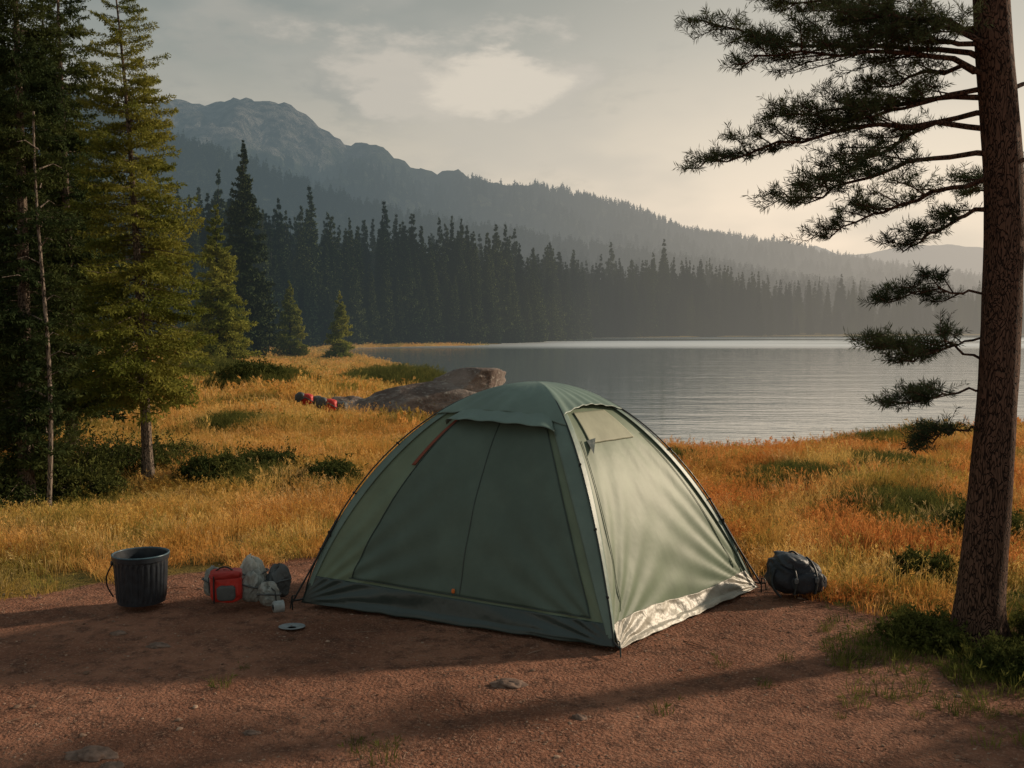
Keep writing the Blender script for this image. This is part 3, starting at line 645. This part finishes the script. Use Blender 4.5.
for c,u0,dd in (('L',.17,(-.30,-.05)),('R',.22,(.22,-.02)),('B',.2,(0,.4))):
    p=pole(c,u0);q=p/np.linalg.norm(p);p=p+q*.03;e=np.array([*(CO[c][0]),0])
    end=np.array([e[0]+dd[0]*.3,e[1]+dd[1],.01])
    linetube('guy_line',[p,(p+end)/2+np.array([0,0,-.01]),end],.007,M_blk)
    m_=p*.75+end*.25;linetube('guy_tensioner',[m_+(0,0,.02),m_-(0,0,.02)],.012,M_blk)
    linetube('guy_stake',[end+(0,0,.05),end-(0,0,.06)],.005,M_pole)
# ------------------------------------------------------------ bucket
bk=empty('bucket',(-2.69,7.16,0));bk.scale=(.92,.92,.92)
M_bk=plain('bucket_plastic',(.016,.021,.028),.42,0,.5,.15,20,.3);M_br=plain('bucket_rim',(.045,.085,.11),.35)
mb=MB();k=120;a=np.arange(k)/k*6.283
prof=[(.0,.012,0),(.172,.012,0),(.180,.0,0),(.182,.02,0),(.186,.05,1),(.200,.30,1),(.203,.335,0),(.214,.34,0),(.216,.375,0),(.208,.382,0),(.200,.375,0),(.196,.33,0),(.176,.03,0),(0.,.028,0)]
P=[]
for r,z,rb in prof: P.append(np.stack([(r+rb*.0035*np.sign(np.sin(a*30)))*np.cos(a),(r+rb*.0035*np.sign(np.sin(a*30)))*np.sin(a),z+0*a],-1))
mb.grid(np.array(P),0,wrap=True);mb.obj('body',[M_bk],False,parent=bk)
mb=MB();a2=np.linspace(0,6.2832,60);mb.tube(np.stack([.212*np.cos(a2),.212*np.sin(a2),.380+0*a2],1),.007,8);mb.obj('rim',[M_br],True,parent=bk)
mb=MB();t=np.linspace(0,1,16);mb.tube(np.stack([-.21-.05*np.sin(t*3.14),-.05+.02*t,.30-.26*t],1),.006,6);mb.obj('handle',[M_blk],True,parent=bk)
mb=MB()
for s in (-1,1): blob(mb,(-.213,-.03*s,.31),(.012,.02,.02),(.5,.5),0,0,1,0,8)
mb.obj('handle_lug',[M_bk],True,parent=bk)
# ------------------------------------------------------------ red bag and grey sacks
M_red=fabric('red_nylon',(.50,.035,.025),.5,.8,14,var=.3);M_gy=fabric('grey_plastic_sheet',(.30,.31,.285),.4,1.,16,.1,.3,.5,.03);M_gd=fabric('dark_grey_nylon',(.08,.085,.085),.55,.9,14);M_wh=fabric('white_pouch',(.42,.41,.36),.5,.9,16,var=.3)
rb=empty('red_cooler_bag',(-2.05,7.08,0))
mb=MB();blob(mb,(0,0,.125),(.11,.08,.10),(.42,.42),0,.09,5,1,34,rot=.25);mb.obj('body',[M_red],True,parent=rb)
mb=MB();blob(mb,(.0,-.002,.222),(.112,.085,.028),(.55,.4),0,.09,5,2,24,rot=.25);mb.obj('lid',[fabric('red_lid',(.36,.028,.022),.5,.5,14)],True,parent=rb)
mb=MB();blob(mb,(.02,-.078,.10),(.065,.022,.055),(.5,.5),0,.08,6,3,18,rot=.25);mb.obj('pocket',[M_gd],True,parent=rb)
mb=MB();t=np.linspace(0,1,14);mb.tube(np.stack([-.08+.15*t,0*t-.02,.235+.04*np.sin(t*3.14)],1),.006,6);
for s in (-.06,): mb.tube([(s,-.10,.03),(s,-.102,.12),(s,-.10,.225)],.006,5)
mb.obj('straps',[M_blk],True,parent=rb)
def sack(x,y,r,h,mat,seed,til=0,sq=1.):
    e=empty('gear_sack',(x,y,0));mb=MB();e.rotation_euler=(0,0,seed)
    n=44;k=72;v=np.linspace(0,1,n)[:,None];a=(np.arange(k)/k*6.283)[None]
    R=r*(np.clip(np.sin(np.clip(v,0,1)*math.pi),0,1)**.22*(1-.15*v)+.0)
    R=R*(np.abs(np.cos(a))**5+np.abs(np.sin(a))**5)**(-1/5.)
    R=R*(1+.26*fbm(np.cos(a)*3+v*4+seed,np.sin(a)*3+v*3,seed,5)+.03*np.sin(a*11+seed)*(v>.6))
    z=h*v*(1+.1*fbm(np.cos(a)*2,v*3+np.sin(a)*2,seed+3,3));z[0]=0
    P=np.stack([R*np.cos(a)*sq+til*z,R*np.sin(a)+0*z,z+.02*np.cos(a*2+seed)*v],-1);mb.grid(P,0,wrap=True)
    mb.obj('body',[mat],True,parent=e)
    mb=MB();mb.tube([(til*h*.9,-.3*r,h*.95),(til*h*.9+.02,-1.05*r,h*.75),(til*h+.03,-1.1*r,h*.2)],.004,5);mb.obj('cord',[M_blk],True,parent=e)
    mb=MB();t=np.arange(49)/48*6.283;rr=r*1.0*(np.abs(np.cos(t))**5+np.abs(np.sin(t))**5)**(-1/5.);mb.tube(np.stack([rr*sq*np.cos(t)+til*h*.6,rr*np.sin(t),h*.6+.01*np.sin(t*2)],1),.007,5);mb.obj('strap',[M_gd],True,parent=e)
sack(-1.88,7.16,.075,.21,M_gy,3,.0,1.1);sack(-1.72,7.28,.085,.23,M_gd,5,.1,1.1);sack(-1.73,7.05,.06,.15,M_gy,7,-.1,1.2);sack(-1.93,7.36,.09,.27,M_wh,9,.05,1.1);sack(-2.2,7.3,.07,.2,M_gy,12,.0,1.)
ci_=empty('tin_plate',(-1.48,6.62,terr(-1.48,6.62)+.004))
mb=MB();a=np.arange(40)/40*6.283;mb.grid(np.array([np.stack([r*np.cos(a)*1.1,r*np.sin(a)*.9,z+0*a],-1) for r,z in ((0,.004),(.05,.004),(.065,.008),(.08,.013),(.082,.011),(.06,.002),(0,0))]),0,wrap=True)
mb.obj('dish',[plain('tin',(.20,.22,.23),.5,.3)],True,parent=ci_)
cu=empty('enamel_mug',(-1.66,6.84,0));cu.rotation_euler=(0,math.radians(90),.5);cu.location.z=.045
mb=MB();a=np.arange(32)/32*6.283;mb.grid(np.array([np.stack([r*np.cos(a),r*np.sin(a),z+0*a],-1) for r,z in ((0,.002),(.036,.002),(.04,.01),(.041,.07),(.043,.073),(.038,.07),(.037,.01),(0,.008))]),0,wrap=True)
mb.tube([(0,.04,.06),(0,.065,.058),(0,.07,.035),(0,.055,.018),(0,.04,.02)],.005,6);mb.obj('cup',[plain('enamel',(.25,.27,.27),.35)],True,parent=cu)
# ------------------------------------------------------------ backpack
bp=empty('backpack',(2.12,7.42,0));bp.rotation_euler=(0,0,.15)
M_nv=fabric('navy_nylon',(.026,.030,.038),.55,.9,12,fold=.03);M_nv2=fabric('navy_nylon_light',(.045,.054,.068),.5,.8,12)
mb=MB();blob(mb,(0,0,.125),(.205,.15,.135),(.7,.7),0,.14,4,3,44,tilt=-.12);mb.obj('body',[M_nv],True,parent=bp)
mb=MB();blob(mb,(-.03,-.02,.235),(.13,.12,.06),(.7,.7),0,.16,5,5,26,tilt=-.25);mb.obj('lid',[M_nv2],True,parent=bp)
mb=MB();blob(mb,(.04,-.135,.10),(.12,.05,.075),(.6,.6),0,.12,5,6,24);mb.obj('front_pocket',[M_nv],True,parent=bp)
mb=MB();blob(mb,(.17,-.02,.075),(.06,.09,.065),(.7,.7),0,.1,5,8,20);mb.obj('side_pocket',[M_nv],True,parent=bp)
mb=MB()
for s in (-.09,.07):
    t=np.linspace(0,1,16);mb.tube(np.stack([s+.03*np.sin(t*3),-.05-.15*np.sin(t*1.6),.27-.24*t**1.4],1),.009,5)
t=np.linspace(0,1,16);mb.tube(np.stack([-.08+.1*t,-.02+0*t,.28+.03*np.sin(t*3.14)],1),.008,6)
t=np.linspace(0,1,20);mb.tube(np.stack([-.18-.05*np.sin(t*3.14),-.08-.1*t,.2-.19*t],1),.009,6)
mb.obj('straps',[M_blk],True,parent=bp)
mb=MB()
for s in (-.07,.09): blob(mb,(s,-.195,.13),(.014,.007,.02),(.4,.4),0,0,1,0,8)
mb.obj('buckles',[plain('grey_buckle',(.10,.11,.12),.4)],True,parent=bp)
# red gear in the meadow by the rock
for x,y,s in ((-5.0,24.3,.9),(-3.95,21.6,.9)):
    z=float(terr(x,y));e=empty('red_gear_bag',(x,y,z+.16));mb=MB()
    blob(mb,(0,0,.18*s),(.20*s,.15*s,.15*s),(.6,.6),0,.2,4,int(s*10),20);mb.obj('body',[M_red],True,parent=e)
    mb=MB();blob(mb,(-.16*s,-.05,.24*s),(.13,.1,.12),(.8,.8),0,.2,4,2,14);blob(mb,(.26*s,.05,.12),(.14,.1,.12),(.7,.7),0,.2,4,4,16);mb.tube([(-.2,-.16,.1),(0,-.18,.22),(.2,-.16,.1)],.015,5);mb.obj('lid',[M_gd],True,parent=e)
# ------------------------------------------------------------ light, sky
EL=math.radians(21);AZ=math.atan2(.93,.37)
sv=Vector((math.sin(AZ)*math.cos(EL),math.cos(AZ)*math.cos(EL),math.sin(EL)))
sl=bpy.data.lights.new('sun','SUN');sl.energy=4.2;sl.angle=math.radians(3);sl.color=(1,.81,.60)
so=bpy.data.objects.new('sun',sl);scene.collection.objects.link(so);so.rotation_euler=sv.to_track_quat('Z','Y').to_euler();so.location=(20,10,15)
w=bpy.data.worlds.new('World');scene.world=w;w.use_nodes=True;nt=w.node_tree;nt.nodes.clear();g=N(nt)
sk_=g.n('ShaderNodeTexSky');sk_.sky_type='NISHITA';sk_.sun_disc=False;sk_.sun_elevation=EL;sk_.sun_rotation=AZ;sk_.dust_density=4;sk_.air_density=1.2
nis=g.vmath('SCALE',sk_.outputs[0]);nis.inputs['Scale'].default_value=.09
d=g.n('ShaderNodeTexCoord').outputs['Generated'];sx=g.n('ShaderNodeSeparateXYZ');g.inp(sx.inputs[0],d)
cr=g.n('ShaderNodeValToRGB');g.inp(cr.inputs[0],sx.outputs[2]);e=cr.color_ramp.elements
e[0].position=0;e[0].color=(.82,.68,.53,1);e[1].position=1;e[1].color=(.28,.34,.34,1)
for p_,c_ in ((.08,(.74,.63,.505)),(.17,(.53,.49,.405)),(.26,(.29,.315,.285)),(.36,(.15,.195,.188)),(.5,(.22,.27,.27))): x=e.new(p_);x.color=(*c_,1)
dt=g.vmath('DOT_PRODUCT',d,tuple(Vector((.32,.93,.15)).normalized())).outputs['Value']
gl=g.math('POWER',g.math('MAXIMUM',dt,0),14)
base=g.mix(1,cr.outputs[0],g.mix(gl,(0,0,0),(.38,.29,.21)),'ADD')
st=g.vmath('MULTIPLY',d,(1,1,2.6)).outputs[0]
cn=g.noise(st,3.2,4,.6);cn2=g.noise(g.vmath('ADD',st,(4.1,2.2,.3)).outputs[0],9,6,.58)
thin=g.math('MULTIPLY',g.mr(cn,.42,.72),.5)
base=g.mix(thin,base,(.56,.52,.45))
def bank(c,r,zs,lo,hi,col,base,amt,nz,k=.55,nk=1.3):
    q=g.vmath('MULTIPLY',g.vmath('SUBTRACT',d,c).outputs[0],(1,1,zs)).outputs[0];l=g.vmath('LENGTH',q).outputs['Value']
    f=g.math('SUBTRACT',1,g.math('DIVIDE',l,r));f=g.math('ADD',g.math('MULTIPLY',g.math('MAXIMUM',f,-1),k),g.math('MULTIPLY',g.math('SUBTRACT',nz,.5),nk))
    return g.mix(g.math('MULTIPLY',g.mr(f,lo,hi),amt),base,col)
V_=lambda *a: tuple(Vector(a).normalized())
base=bank(V_(-.16,1,.245),.34,3.0,.05,.6,(.44,.42,.36),base,.7,cn2,.4,2.2)
base=bank(V_(-.17,1,.222),.22,4.5,.05,.5,(.32,.33,.30),base,.6,cn2,.4,2.0)
base=bank(V_(-.06,1,.235),.15,1.9,.06,.42,(.68,.61,.51),base,.75,cn2,.45,2.0)
base=bank(V_(-.02,1,.238),.06,1.4,.06,.36,(.80,.71,.58),base,.8,cn2,.6,1.8)
base=bank(V_(.14,1,.325),.05,3.2,.1,.4,(.64,.59,.51),base,.7,cn2,.5,2.2)
fin=g.mix(.84,nis.outputs[0],base)
bg=g.n('ShaderNodeBackground');g.inp(bg.inputs[0],fin);bg.inputs[1].default_value=1.
o=g.n('ShaderNodeOutputWorld');nt.links.new(bg.outputs[0],o.inputs[0])
# ------------------------------------------------------------ camera
cam=bpy.data.cameras.new('camera');co=bpy.data.objects.new('camera',cam);scene.collection.objects.link(co)
cam.sensor_width=36;cam.lens=35.16;cam.clip_end=8000;cam.clip_start=.05
co.location=(0,0,2.0);co.rotation_euler=(math.radians(90-3.37),0,0);scene.camera=co
